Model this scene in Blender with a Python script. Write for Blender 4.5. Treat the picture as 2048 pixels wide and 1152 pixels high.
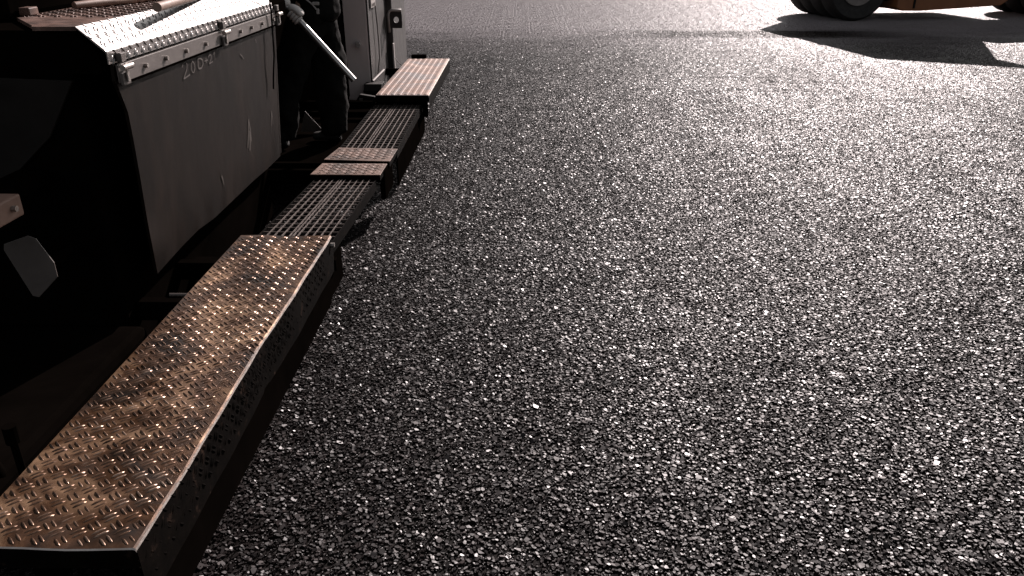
import bpy, bmesh, math, random
import numpy as np
from mathutils import Vector, Matrix

S = bpy.context.scene
for _o in list(bpy.data.objects):
    bpy.data.objects.remove(_o)
COL = S.collection
rnd = random.Random(7)
R = math.radians

# ------------------------------------------------------------------ camera
cam_d = bpy.data.cameras.new("camera")
cam = bpy.data.objects.new("camera", cam_d)
COL.objects.link(cam)
cam.location = (0, 0, 1.6)
cam.rotation_euler = (R(90 - 24.1), 0, R(0.65))
cam_d.sensor_width = 36.0
cam_d.lens = 36.0 * 1600 / 2048
cam_d.clip_end = 2000
cam_d.clip_start = 0.05
S.camera = cam

# ------------------------------------------------------------------ sky and sun
SUN_EL, SUN_AZ = 30.0, 23.0
world = bpy.data.worlds.new("World")
S.world = world
world.use_nodes = True
wn = world.node_tree.nodes
wn.clear()
hs = wn.new('ShaderNodeHueSaturation')
hs.inputs['Saturation'].default_value = .2
sky = wn.new("ShaderNodeTexSky")
sky.sky_type = 'NISHITA'
sky.sun_disc = False
sky.sun_elevation = R(SUN_EL)
sky.sun_rotation = R(SUN_AZ)
sky.air_density = 1.0
sky.dust_density = 2.0
bg = wn.new("ShaderNodeBackground")
bg.inputs[1].default_value = 0.05
wo = wn.new("ShaderNodeOutputWorld")
world.node_tree.links.new(sky.outputs[0], hs.inputs['Color'])
world.node_tree.links.new(hs.outputs[0], bg.inputs[0])
world.node_tree.links.new(bg.outputs[0], wo.inputs[0])

sun_d = bpy.data.lights.new("sun", 'SUN')
sun_d.energy = 5.0
sun_d.angle = R(0.5)
sun_d.color = (1.0, 0.875, 0.85)
sun = bpy.data.objects.new("sun", sun_d)
COL.objects.link(sun)
sd = Vector((math.sin(R(SUN_AZ)) * math.cos(R(SUN_EL)), math.cos(R(SUN_AZ)) * math.cos(R(SUN_EL)), math.sin(R(SUN_EL))))
sun.rotation_euler = sd.to_track_quat('Z', 'Y').to_euler()
sun.location = sd * 50

S.view_settings.view_transform = 'Standard'
S.view_settings.look = 'None'
S.view_settings.gamma = 1
S.view_settings.use_curve_mapping = False
S.view_settings.exposure = 0.5
S.render.engine = 'CYCLES'
S.cycles.max_bounces = 5
S.cycles.caustics_reflective = False
S.cycles.caustics_refractive = False
S.cycles.sample_clamp_indirect = 1.5
S.cycles.use_denoising = True

# ------------------------------------------------------------------ materials
def mat(name, base=(.5, .5, .5), rough=.5, metal=0.0, spec=.5):
    m = bpy.data.materials.new(name)
    m.use_nodes = True
    b = m.node_tree.nodes["Principled BSDF"]
    b.inputs["Base Color"].default_value = (*base, 1)
    b.inputs["Roughness"].default_value = rough
    b.inputs["Metallic"].default_value = metal
    b.inputs["Specular IOR Level"].default_value = spec
    return m

def N(m, t, **kw):
    n = m.node_tree.nodes.new(t)
    for k, v in kw.items():
        setattr(n, k, v)
    return n

def L(m, a, b):
    m.node_tree.links.new(a, b)

def pos(m, scale=(1, 1, 1)):
    g = N(m, "ShaderNodeNewGeometry")
    mp = N(m, "ShaderNodeMapping")
    mp.inputs["Scale"].default_value = scale
    L(m, g.outputs["Position"], mp.inputs["Vector"])
    return mp.outputs[0]

def noise(m, vec, scale, detail=6, rough=.6, dist=0.0):
    n = N(m, "ShaderNodeTexNoise")
    n.inputs["Scale"].default_value = scale
    n.inputs["Detail"].default_value = detail
    n.inputs["Roughness"].default_value = rough
    n.inputs["Distortion"].default_value = dist
    L(m, vec, n.inputs["Vector"])
    return n.outputs["Fac"]

def ramp(m, fac, stops):
    r = N(m, "ShaderNodeValToRGB")
    e = r.color_ramp.elements
    while len(e) < len(stops):
        e.new(0.5)
    for i, (p, c) in enumerate(stops):
        e[i].position = p
        e[i].color = (*c, 1) if len(c) == 3 else c
    L(m, fac, r.inputs[0])
    return r.outputs["Color"]

def g3(v):
    return (v, v, v)

def bump(m, h, strength, dist=.002):
    b = N(m, "ShaderNodeBump")
    b.inputs["Strength"].default_value = strength
    b.inputs["Distance"].default_value = dist
    L(m, h, b.inputs["Height"])
    L(m, b.outputs[0], m.node_tree.nodes["Principled BSDF"].inputs["Normal"])

def P(m, k):
    return m.node_tree.nodes["Principled BSDF"].inputs[k]

def varied(name, stops, rough=(.4, .6), metal=0.0, scale=6, nscale=(1, 1, 1), bstr=.15, bscale=60, spec=.5, dist=.4):
    m = mat(name, metal=metal, spec=spec)
    v = pos(m, nscale)
    f = noise(m, v, scale, 8, .65, dist)
    L(m, ramp(m, f, stops), P(m, "Base Color"))
    f2 = noise(m, v, scale * 2.3, 6, .6)
    L(m, ramp(m, f2, [(.3, g3(rough[0])), (.7, g3(rough[1]))]), P(m, "Roughness"))
    if bstr:
        bump(m, noise(m, v, bscale, 5, .6), bstr)
    return m

M = {}
# bituminous ground under and between the stones
M['binder'] = varied('bitumen_binder', [(.3, (.006, .005, .0045)), (.7, (.012, .010, .009))], (.75, .9), 0, 40, bstr=.6, bscale=130, spec=.1)
# coated aggregate stones: every stone carries its own tone
def mth0(m, a_, b_):
    n_ = N(m, "ShaderNodeMix", data_type='FLOAT'); n_.inputs[0].default_value = .45
    L(m, a_, n_.inputs[2]); L(m, b_, n_.inputs[3])
    return n_.outputs[0]
m = mat('coated_stone', rough=.3, spec=.7)
at = N(m, "ShaderNodeAttribute", attribute_name='tone')
fresh = ramp(m, at.outputs["Fac"], [(0, (.0045, .0027, .0026)), (.6, (.0105, .0066, .0062)), (.9, (.020, .0136, .0130)), (1, (.045, .033, .031))])
gp = N(m, "ShaderNodeNewGeometry")
sx = N(m, "ShaderNodeSeparateXYZ"); L(m, gp.outputs["Position"], sx.inputs[0])
big = mth0(m, noise(m, pos(m, (.7, .35, 1)), 1.0, 5, .6), noise(m, pos(m, (3.2, .06, 1)), 1.0, 4, .6))
def mth(op, a_, b_):
    n_ = N(m, "ShaderNodeMath", operation=op)
    for i_, q_ in enumerate((a_, b_)):
        if isinstance(q_, (int, float)): n_.inputs[i_].default_value = q_
        else: L(m, q_, n_.inputs[i_])
    return n_.outputs[0]
def mrange(v_, a0, a1, b0, b1, smooth=False):
    n_ = N(m, "ShaderNodeMapRange")
    if smooth: n_.interpolation_type = 'SMOOTHSTEP'
    L(m, v_, n_.inputs[0])
    for i_, q_ in enumerate((a0, a1, b0, b1)): n_.inputs[i_ + 1].default_value = q_
    return n_.outputs[0]
# older, dusty pavement beyond the fresh mat; pale tint also paints in far glare
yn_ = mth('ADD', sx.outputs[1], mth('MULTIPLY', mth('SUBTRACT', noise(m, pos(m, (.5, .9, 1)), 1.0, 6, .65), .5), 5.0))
old_glare = mrange(yn_, 10.5, 16.0, 0, 1, True)
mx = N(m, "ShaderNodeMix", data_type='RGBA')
L(m, old_glare, mx.inputs[0]); L(m, fresh, mx.inputs[6]); mx.inputs[7].default_value = (.25, .222, .228, 1)
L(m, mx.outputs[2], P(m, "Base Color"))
# bitumen film: some stones are wet and sharp, some dull; streaked along the paving direction
rgh = mth('ADD', mrange(at.outputs["Fac"], 0, 1, .34, .60), mrange(big, .3, .7, .06, -.03))
rgh = mth('MAXIMUM', rgh, mrange(old_glare, 0, 1, .2, .46))
L(m, rgh, P(m, "Roughness"))
def strip(y0, hw, x0, x1, x2, x3, wob):
    d = mth('ABSOLUTE', mth('SUBTRACT', mth('ADD', sx.outputs[1], mth('MULTIPLY', mth('SUBTRACT', noise(m, pos(m, (1.2, 2.5, 1)), 1.0, 6, .7), .5), wob)), y0), 0)
    k_ = mrange(d, hw * .4, hw, 1, 0, True)
    return mth('MULTIPLY', mth('MULTIPLY', k_, mrange(sx.outputs[0], x0, x1, 0, 1, True)), mrange(sx.outputs[0], x2, x3, 1, 0, True))
tar = mth('MAXIMUM', strip(14.1, .75, .6, 3.2, 5.0, 7.5, 1.1), mth('MULTIPLY', strip(9.75, .10, 1.6, 2.3, 2.8, 3.6, .5), .7))  # two strips with the pale tint and shine held back
old_glare2 = mth('MULTIPLY', old_glare, mrange(tar, 0, 1, 1, 0))
L(m, old_glare2, mx.inputs[0])
L(m, mth('MULTIPLY', mth('MAXIMUM', mrange(big, .3, .7, .28, .58), mrange(old_glare, 0, 1, 0, .9)), mrange(tar, 0, 1, 1, .2)), P(m, "Specular IOR Level"))
pv = N(m, "ShaderNodeTexCoord")
nz = N(m, "ShaderNodeTexNoise"); nz.inputs["Scale"].default_value = 420; nz.inputs["Detail"].default_value = 3
L(m, pv.outputs["Object"], nz.inputs["Vector"])
bump(m, nz.outputs["Fac"], .05, .001)
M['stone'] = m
# rusty tread plate
def rusty(name, dark, mid, light, metal=.35, scale=5.0, r=(.32, .55)):
    m = mat(name, metal=metal)
    v = pos(m)
    f = noise(m, v, scale, 9, .62, .8)
    c1 = ramp(m, f, [(.37, dark), (.50, mid), (.66, light)])
    f2 = noise(m, v, scale * 7, 6, .7, .3)
    mx = N(m, "ShaderNodeMix", data_type='RGBA', blend_type='MULTIPLY')
    mx.inputs[0].default_value = .75
    L(m, c1, mx.inputs[6])
    L(m, ramp(m, f2, [(.3, g3(.35)), (.65, g3(1.15))]), mx.inputs[7])
    L(m, mx.outputs[2], P(m, "Base Color"))
    L(m, ramp(m, noise(m, v, scale * 3, 6), [(.3, g3(r[0])), (.7, g3(r[1]))]), P(m, "Roughness"))
    bump(m, noise(m, v, 110, 6, .65), .35, .0015)
    return m
M['rust'] = rusty('rusted_tread_plate', (.020, .013, .0095), (.10, .050, .026), (.44, .275, .165), .5, 4.0, (.20, .60))
M['ridge'] = rusty('worn_tread_ridge', (.07, .042, .030), (.22, .13, .085), (.55, .40, .31), .7, 6, (.22, .42))
M['rust_dull'] = rusty('dull_rusted_plate', (.06, .04, .03), (.16, .10, .075), (.28, .18, .14), .2, 8, (.5, .75))
M['rust_far'] = rusty('rust_worn_corrugation', (.22, .19, .18), (.27, .17, .13), (.40, .29, .24), .3, 3, (.45, .65))
M['deckrust'] = rusty('brown_deck_plate', (.07, .04, .03), (.15, .085, .065), (.24, .15, .12), .2, 6, (.45, .7))
M['worn'] = varied('worn_bare_steel', [(.3, (.55, .46, .41)), (.7, (.85, .78, .73))], (.25, .45), .85, 20, bstr=.1)
M['skirt'] = varied('shaded_speckled_skirt', [(.35, (.0022, .0017, .0014)), (.60, (.0045, .0033, .0026)), (.78, (.06, .037, .027))], (.7, .9), 0, 14, bstr=.3, spec=.03)  # side faces out of the sun painted near-black, with brown specks
M['galv'] = varied('bare_aluminium_tread', [(.3, (.24, .22, .21)), (.7, (.36, .34, .33))], (.28, .38), .8, 9, bstr=.06)
M['grate'] = varied('worn_grating_steel', [(.3, (.13, .108, .096)), (.55, (.25, .212, .195)), (.75, (.45, .40, .37))], (.35, .6), .5, 30, bstr=.1)
M['bar_dark'] = varied('dark_cross_bar', [(.3, (.05, .039, .033)), (.6, (.11, .088, .077)), (.8, (.2, .165, .15))], (.5, .7), .3, 30, bstr=.1)  # cross bars toned darker than the bearing bars
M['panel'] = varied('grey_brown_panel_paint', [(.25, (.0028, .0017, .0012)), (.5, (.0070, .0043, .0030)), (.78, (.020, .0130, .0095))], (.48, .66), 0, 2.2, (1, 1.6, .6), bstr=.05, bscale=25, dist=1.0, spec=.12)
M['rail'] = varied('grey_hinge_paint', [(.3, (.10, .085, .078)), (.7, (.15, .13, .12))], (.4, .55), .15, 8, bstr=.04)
M['black'] = varied('black_steel_and_shade', [(.3, (.0018, .0014, .0011)), (.7, (.004, .0031, .0026))], (.9, 1.0), 0, 3, bstr=.1, spec=.0)  # black steel, darkened to near zero so shade is in the colour too
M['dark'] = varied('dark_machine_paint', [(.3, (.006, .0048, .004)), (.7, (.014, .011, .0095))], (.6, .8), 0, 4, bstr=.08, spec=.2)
M['bolt'] = varied('zinc_bolt', [(.3, (.25, .22, .20)), (.7, (.5, .46, .43))], (.3, .45), .8, 40, bstr=0)
M['col_light'] = varied('column_front_brightened', [(.3, (.62, .52, .49)), (.7, (.72, .61, .58))], (.5, .7), 0, 3, (1, 1, .4), bstr=.05)  # column front, bounced light and haze put into a paler base
M['col_dark'] = varied('column_shade_and_lug', [(.3, (.016, .0128, .0118)), (.7, (.030, .0245, .0225))], (.5, .7), 0, 4, (1, 1, .5), bstr=.05)  # dark tone of the lug, and shade painted on the column sides
M['pale'] = varied('pale_painted_metal', [(.3, (.34, .31, .29)), (.7, (.5, .46, .44))], (.4, .6), .1, 12, bstr=.05)
M['tan'] = varied('brown_primer_box', [(.3, (.22, .125, .09)), (.7, (.32, .20, .155))], (.5, .7), 0, 7, bstr=.08)
M['chalk'] = varied('chalk_stroke', [(.3, (.045, .036, .031)), (.7, (.10, .085, .077))], (.8, .9), 0, 200, bstr=0)
M['scuff'] = varied('scraped_paint', [(.3, (.035, .028, .023)), (.7, (.085, .070, .060))], (.5, .7), 0, 60, bstr=0)
M['tube'] = varied('brown_rubber_hose', [(.3, (.16, .10, .075)), (.7, (.30, .20, .155))], (.45, .65), 0, 15, bstr=.2)
M['pipe'] = varied('bright_steel_pipe', [(.3, (.45, .42, .40)), (.7, (.62, .60, .58))], (.25, .4), .9, 14, bstr=.04)
M['cloth'] = varied('dark_work_cloth', [(.3, (.004, .0038, .0033)), (.7, (.009, .0082, .0072))], (.8, .95), 0, 12, bstr=.5, bscale=25, spec=.12)
M['skin'] = varied('skin_tone', [(.3, (.48, .30, .22)), (.7, (.56, .36, .27))], (.45, .55), 0, 30, bstr=.05)
M['glove'] = varied('pale_work_glove', [(.3, (.72, .66, .62)), (.7, (.82, .77, .73))], (.75, .9), 0, 40, bstr=.3)
M['boot'] = varied('black_boot_leather', [(.3, (.010, .009, .008)), (.7, (.022, .019, .016))], (.5, .7), 0, 20, bstr=.2)
M['rubber'] = varied('tyre_rubber', [(.3, (.012, .011, .010)), (.7, (.024, .022, .020))], (.65, .85), 0, 9, bstr=.2)
M['rim'] = varied('dusty_wheel_rim', [(.3, (.15, .13, .12)), (.7, (.25, .22, .20))], (.5, .7), .1, 9, bstr=.1)
M['orange'] = varied('orange_machine_paint', [(.3, (.20, .075, .03)), (.7, (.30, .115, .045))], (.35, .5), 0, 3, bstr=.03)
M['glass'] = mat('dark_glass', (.02, .022, .024), .1)

# ------------------------------------------------------------------ mesh helpers
class MB:
    def __init__(s):
        s.v, s.f, s.m = [], [], []

    def add(s, verts, faces, mi=0):
        o = len(s.v)
        s.v += [tuple(v) for v in verts]
        s.f += [tuple(i + o for i in f) for f in faces]
        s.m += [mi] * len(faces)

    def box(s, x0, x1, y0, y1, z0, z1, b=0.004, mi=0):
        bm = bmesh.new()
        bmesh.ops.create_cube(bm, size=1)
        for v in bm.verts:
            v.co = Vector(((x0 + x1) / 2 + v.co.x * (x1 - x0), (y0 + y1) / 2 + v.co.y * (y1 - y0), (z0 + z1) / 2 + v.co.z * (z1 - z0)))
        b = min(b, abs(x1 - x0) * .3, abs(y1 - y0) * .3, abs(z1 - z0) * .3)
        if b > 0:
            bmesh.ops.bevel(bm, geom=list(bm.edges), offset=b, segments=2, affect='EDGES', profile=.5)
        s.bm(bm, mi)

    def bm(s, bm, mi=0):
        bm.verts.ensure_lookup_table(); bm.verts.index_update()
        s.add([v.co[:] for v in bm.verts], [[v.index for v in f.verts] for f in bm.faces], mi)
        bm.free()

    def prism(s, poly, axis, a0, a1, mi=0, b=0.0):
        """poly of 2D points extruded along an axis ('x': points are (y,z); 'y': (x,z); 'z': (x,y))"""
        def p3(p, a):
            return {'x': (a, p[0], p[1]), 'y': (p[0], a, p[1]), 'z': (p[0], p[1], a)}[axis]
        n = len(poly)
        bm = bmesh.new()
        A = [bm.verts.new(p3(p, a0)) for p in poly]
        B = [bm.verts.new(p3(p, a1)) for p in poly]
        bm.faces.new(A); bm.faces.new(B[::-1])
        for i in range(n):
            bm.faces.new((A[i], B[i], B[(i + 1) % n], A[(i + 1) % n]))
        bmesh.ops.recalc_face_normals(bm, faces=list(bm.faces))
        if b:
            bmesh.ops.bevel(bm, geom=list(bm.edges), offset=b, segments=2, affect='EDGES', profile=.5)
        s.bm(bm, mi)

    def tube(s, pts, r, n=10, mi=0, cap=True):
        pts = [Vector(p) for p in pts]
        rs = r if isinstance(r, (list, tuple)) else [r] * len(pts)
        rings, fs = [], []
        up = None
        for i, p in enumerate(pts):
            t = (pts[min(i + 1, len(pts) - 1)] - pts[max(i - 1, 0)]).normalized()
            if up is None:
                up = Vector((0, 0, 1)) if abs(t.z) < .9 else Vector((1, 0, 0))
            a = t.cross(up).normalized(); bb = a.cross(t).normalized(); up = bb
            rings += [p + (a * math.cos(2 * math.pi * k / n) + bb * math.sin(2 * math.pi * k / n)) * rs[i] for k in range(n)]
        for i in range(len(pts) - 1):
            for k in range(n):
                fs.append((i * n + k, i * n + (k + 1) % n, (i + 1) * n + (k + 1) % n, (i + 1) * n + k))
        if cap:
            fs.append(tuple(range(n))[::-1]); fs.append(tuple((len(pts) - 1) * n + k for k in range(n)))
        s.add(rings, fs, mi)

    def cyl(s, c, axis, r, h, n=16, mi=0):
        c = Vector(c); a = Vector(axis).normalized()
        s.tube([c - a * h / 2, c + a * h / 2], r, n, mi)

    def lathe(s, prof, c, axis, n=40, mi=0):
        """prof: (radius, offset along axis) closed loop"""
        c = Vector(c); a = Vector(axis).normalized()
        u = a.orthogonal().normalized(); w = a.cross(u)
        vs, fs = [], []
        k = len(prof)
        for i in range(n):
            t = 2 * math.pi * i / n
            d = u * math.cos(t) + w * math.sin(t)
            vs += [c + d * p[0] + a * p[1] for p in prof]
        for i in range(n):
            for j in range(k):
                fs.append((i * k + j, i * k + (j + 1) % k, ((i + 1) % n) * k + (j + 1) % k, ((i + 1) % n) * k + j))
        s.add(vs, fs, mi)

WORLD = {}
def build(name, mb, mats, parent=None, smooth=False, label=None, cat=None, group=None, kind=None, auto=None):
    v = np.array(mb.v, dtype=np.float64)
    c = (v.min(0) + v.max(0)) / 2
    if parent is None:
        c[2] = v[:, 2].min()
    me = bpy.data.meshes.new(name)
    me.from_pydata((v - c).tolist(), [], mb.f)
    if not isinstance(mats, (list, tuple)):
        mats = [mats]
    for mm in mats:
        me.materials.append(mm)
    me.polygons.foreach_set("material_index", mb.m)
    me.update()
    bm = bmesh.new(); bm.from_mesh(me)
    bmesh.ops.recalc_face_normals(bm, faces=list(bm.faces))
    bm.to_mesh(me); bm.free()
    if smooth:
        for p in me.polygons:
            p.use_smooth = True
        if auto:
            me.set_sharp_from_angle(angle=R(auto))
    o = bpy.data.objects.new(name, me)
    COL.objects.link(o)
    place(o, c, parent)
    tag(o, label, cat, group, kind)
    return o

def place(o, c, parent=None):
    c = Vector(c)
    WORLD[o.name] = c
    if parent is not None:
        o.parent = parent
        o.location = c - WORLD[parent.name]
    else:
        o.location = c

def tag(o, label=None, cat=None, group=None, kind=None):
    if label: o['label'] = label
    if cat: o['category'] = cat
    if group: o['group'] = group
    if kind: o['kind'] = kind

def empty(name, loc, label, cat, group=None):
    o = bpy.data.objects.new(name, None)
    COL.objects.link(o)
    o.empty_display_size = .2
    place(o, loc)
    tag(o, label, cat, group)
    return o

def ridges(mb, O, U, V, lu, lv, pitch=.052, L_=.031, W=.0062, H=.0026, gap=.0125, mi=0, margin=.012, zf=None, jit=0.0):
    """basket-weave tread: pairs of lens-shaped raised bars at +45 and -45 degrees"""
    O, U, V = Vector(O), Vector(U).normalized(), Vector(V).normalized()
    Nn = U.cross(V).normalized()
    iv = 0
    nu, nv = int(lu / pitch) + 2, int(lv / pitch) + 2
    for a in range(nu * 2):
        for b in range(nv * 2):
            if (a + b) % 2: continue
            cu, cv = a * pitch / 2, b * pitch / 2
            s = 1 if b % 2 == 0 else -1
            d = (U + V * s).normalized(); e = Nn.cross(d)
            for q in (-1, 1):
                pu = cu + e.dot(U) * q * gap / 2; pv = cv + e.dot(V) * q * gap / 2
                if not (margin < pu < lu - margin and margin < pv < lv - margin): continue
                c = O + U * pu + V * pv + Nn * ((zf(pu, pv) if zf else 0.0) - .0003)
                h = H * rnd.uniform(1 - jit, 1)
                w = W / 2
                vs = [c - d * L_ / 2, c - d * L_ * .25 - e * w, c + d * L_ * .25 - e * w, c + d * L_ / 2, c + d * L_ * .25 + e * w, c - d * L_ * .25 + e * w,
                      c - d * L_ * .36 + Nn * h * .7, c - d * L_ * .2 - e * w * .45 + Nn * h, c + d * L_ * .2 - e * w * .45 + Nn * h, c + d * L_ * .36 + Nn * h * .7,
                      c + d * L_ * .2 + e * w * .45 + Nn * h, c - d * L_ * .2 + e * w * .45 + Nn * h]
                mb.add(vs, [(q2, (q2 + 1) % 6, 6 + (q2 + 1) % 6, 6 + q2) for q2 in range(6)] + [(6, 7, 8, 9, 10, 11)], mi)

# ------------------------------------------------------------------ ground
mb = MB()
gx = [-600, -60, -20, -6, 0, 6, 20, 60, 600]; gy = [-600, -40, -5, 0, 5, 10, 20, 60, 600]
nx, ny = len(gx), len(gy)
mb.add([(x, y, -.005) for y in gy for x in gx], [(j * nx + i, j * nx + i + 1, (j + 1) * nx + i + 1, (j + 1) * nx + i) for j in range(ny - 1) for i in range(nx - 1)])
build('ground', mb, M['binder'], kind='structure')

# aggregate: six half-metre patches of modelled stones, laid out over the ground by geometry nodes
def stone_patches():
    rg = np.random.default_rng(3)
    V, F, tone, var = [], [], [], []
    base = 0
    NV = 9
    for k in range(NV):
        lev = k / (NV - 1)
        n = 48
        cell = .5 / n
        ii, jj = np.meshgrid(np.arange(n), np.arange(n))
        cx = (ii.ravel() + .5) * cell - .25 + rg.uniform(-.0078, .0078, n * n)
        cy = (jj.ravel() + .5) * cell - .25 + rg.uniform(-.0078, .0078, n * n)
        r = np.clip(rg.lognormal(math.log(.0060), .34, n * n), .0034, .0130)
        keep = rg.random(n * n) > .14
        cx, cy, r = cx[keep], cy[keep], r[keep]
        nf = 2200                                        # fines between the chips
        cx = np.concatenate([cx, rg.uniform(-.25, .25, nf)]); cy = np.concatenate([cy, rg.uniform(-.25, .25, nf)])
        r = np.concatenate([r, rg.uniform(.0016, .0034, nf)])
        cnt = len(cx)
        sig = .24 * (1 - lev) + .15 * lev
        tx, ty = rg.normal(0, sig, cnt), rg.normal(0, sig, cnt)
        h = .0014 + rg.uniform(-.0022, .0022, cnt) * ((1 - lev) + .12 * lev)
        h[-nf:] -= .0012 * (1 - lev)
        rot = rg.uniform(0, 6.28, cnt)
        el = rg.uniform(.5, 1.0, cnt)
        ang = np.arange(6) * math.pi / 3
        a = ang[None] + rg.uniform(-.5, .5, (cnt, 6))
        rr = r[:, None] * rg.uniform(.62, 1.22, (cnt, 6))
        lx, ly = rr * np.cos(a), rr * np.sin(a) * el[:, None]
        c, s = np.cos(rot)[:, None], np.sin(rot)[:, None]
        X, Y = lx * c - ly * s, lx * s + ly * c
        top = np.clip(rg.uniform(.80, .97, cnt) + .05 * lev, 0, .98)[:, None]
        bot = np.stack([cx[:, None] + X, cy[:, None] + Y, np.full_like(X, -.0055)], 2)
        TX, TY = X * top, Y * top
        tz = h[:, None] + TX * tx[:, None] + TY * ty[:, None] + rg.normal(0, .00014 * (1 - .6 * lev), (cnt, 6))
        tp = np.stack([cx[:, None] + TX, cy[:, None] + TY, tz], 2)
        ct = np.stack([cx, cy, h + rg.uniform(-.00008, .00008, cnt)], 1)[:, None]
        vv = np.concatenate([bot, tp, ct], 1)            # 13 per stone
        V.append(vv.reshape(-1, 3))
        idx = base + np.arange(cnt)[:, None] * 13
        fl = []
        for q in range(6):
            q2 = (q + 1) % 6
            fl.append(np.stack([idx[:, 0] + q, idx[:, 0] + q2, idx[:, 0] + 6 + q2], 1))
            fl.append(np.stack([idx[:, 0] + q, idx[:, 0] + 6 + q2, idx[:, 0] + 6 + q], 1))
            fl.append(np.stack([idx[:, 0] + 6 + q, idx[:, 0] + 6 + q2, idx[:, 0] + 12], 1))
        F.append(np.concatenate(fl))
        tn = np.repeat(rg.random(cnt), 13)
        tone.append(tn); var.append(np.full(cnt * 13, k))
        base += cnt * 13
    V = np.concatenate(V); F = np.concatenate(F); tone = np.concatenate(tone); var = np.concatenate(var)
    # tile centres
    pts, pick, rots = [], [], []
    y = .25
    while y < 26:
        half = .70 * y + 1.4
        x = -math.ceil(half * 2) / 2
        while x <= half:
            hidden = (x < -2.0 and y < 8.6)
            if not hidden:
                pts.append((x, y, 0.0))
                q = (max(0, y - 1.5) / 11) ** .8 * 7.2 + rg.normal(0, .6)
                pick.append(int(min(8, max(0, round(q)))))
                rots.append(float(rg.integers(0, 4)) * math.pi / 2)
            x += .5
        y += .5
    npnt = len(pts)
    Vall = np.concatenate([V, np.array(pts)])
    me = bpy.data.meshes.new('asphalt_stones')
    me.vertices.add(len(Vall)); me.vertices.foreach_set('co', Vall.ravel())
    me.loops.add(len(F) * 3); me.loops.foreach_set('vertex_index', F.ravel().astype(np.int32))
    me.polygons.add(len(F)); me.polygons.foreach_set('loop_start', (np.arange(len(F)) * 3).astype(np.int32))
    me.update(calc_edges=True)
    me.shade_flat()
    for nm, typ, arr in (('tone', 'FLOAT', np.concatenate([tone, np.zeros(npnt)])),
                         ('patch', 'INT', np.concatenate([var, np.full(npnt, -1)])),
                         ('pick', 'INT', np.concatenate([np.zeros(len(V)), pick])),
                         ('turn', 'FLOAT', np.concatenate([np.zeros(len(V)), rots]))):
        at = me.attributes.new(nm, typ, 'POINT')
        at.data.foreach_set('value', arr.astype(np.int32 if typ == 'INT' else np.float32))
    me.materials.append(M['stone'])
    o = bpy.data.objects.new('asphalt_stones', me)
    COL.objects.link(o)
    tag(o, kind='stuff', label='fresh black asphalt of tar coated stones covering the road')
    ng = bpy.data.node_groups.new('lay_stones', 'GeometryNodeTree')
    ng.interface.new_socket('Geometry', in_out='INPUT', socket_type='NodeSocketGeometry')
    ng.interface.new_socket('Geometry', in_out='OUTPUT', socket_type='NodeSocketGeometry')
    nd, ln = ng.nodes, ng.links
    gi, go = nd.new('NodeGroupInput'), nd.new('NodeGroupOutput')
    def attr(nm, t):
        a = nd.new('GeometryNodeInputNamedAttribute'); a.data_type = t; a.inputs[0].default_value = nm
        return a.outputs[0]
    av = attr('patch', 'INT')
    def sel(k):
        c = nd.new('FunctionNodeCompare'); c.data_type = 'INT'; c.operation = 'EQUAL'
        ln.new(av, c.inputs[2]); c.inputs[3].default_value = k
        sp = nd.new('GeometryNodeSeparateGeometry'); sp.domain = 'POINT'
        ln.new(gi.outputs[0], sp.inputs[0]); ln.new(c.outputs[0], sp.inputs[1])
        return sp.outputs[0]
    jn = nd.new('GeometryNodeJoinGeometry')
    outs = []
    for k in range(NV):
        g = nd.new('GeometryNodeGeometryToInstance')
        ln.new(sel(k), g.inputs[0]); outs.append(g.outputs[0])
    for k in reversed(range(NV)):        # a later link is joined first
        ln.new(outs[k], jn.inputs[0])
    ip = nd.new('GeometryNodeInstanceOnPoints')
    ln.new(sel(-1), ip.inputs['Points']); ln.new(jn.outputs[0], ip.inputs['Instance'])
    ip.inputs['Pick Instance'].default_value = True
    ln.new(attr('pick', 'INT'), ip.inputs['Instance Index'])
    cx = nd.new('ShaderNodeCombineXYZ'); ln.new(attr('turn', 'FLOAT'), cx.inputs[2])
    ln.new(cx.outputs[0], ip.inputs['Rotation'])
    ln.new(ip.outputs[0], go.inputs[0])
    md = o.modifiers.new('lay', 'NODES'); md.node_group = ng
stone_patches()

# ------------------------------------------------------------------ paver
paver = empty('asphalt_paver', (-1.9, 4.0, 0), 'dark asphalt paver with side panel, tread deck and walkway steps along the fresh mat', 'paver')

# body of the machine behind the panels
mb = MB()
mb.box(-3.4, -1.50, 2.72, 4.62, .0, 1.18, .02)
mb.box(-3.4, -1.80, 4.62, 7.55, .0, 1.9, .02)
mb.prism([(-3.4, 1.16), (-1.40, 1.16), (-1.40, 1.22), (-1.455, 1.30), (-1.62, 1.30), (-3.4, 1.30)], 'y', 2.72, 5.0)
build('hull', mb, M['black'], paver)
mb = MB()
mb.box(-3.4, -1.82, 2.95, 5.4, 1.30, 2.15, .03)
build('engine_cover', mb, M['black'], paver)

# front end face: stepped plates in the shade
mb = MB()
mb.prism([(-3.2, .45), (-2.0, .62), (-1.62, .95), (-1.5, 1.14), (-3.2, 1.20)], 'y', 2.705, 2.717, b=.002)
build('end_plate', mb, M['dark'], paver)

# deck
mb = MB()
deck_z = 1.315
mb.prism([(-1.443, 2.69), (-1.585, 2.69), (-1.60, 2.72), (-1.815, 3.0), (-1.815, 5.0), (-1.443, 5.0)], 'z', 1.302, deck_z)
deck = build('deck_plate', mb, M['deckrust'], paver)
mb = MB()
ridges(mb, (-1.815, 2.98, deck_z), (1, 0, 0), (0, 1, 0), .37, 2.02, .058, .034, .008, .004)
mb2 = mb
build('tread_pattern', mb2, M['deckrust'], deck, kind='stuff')

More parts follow.
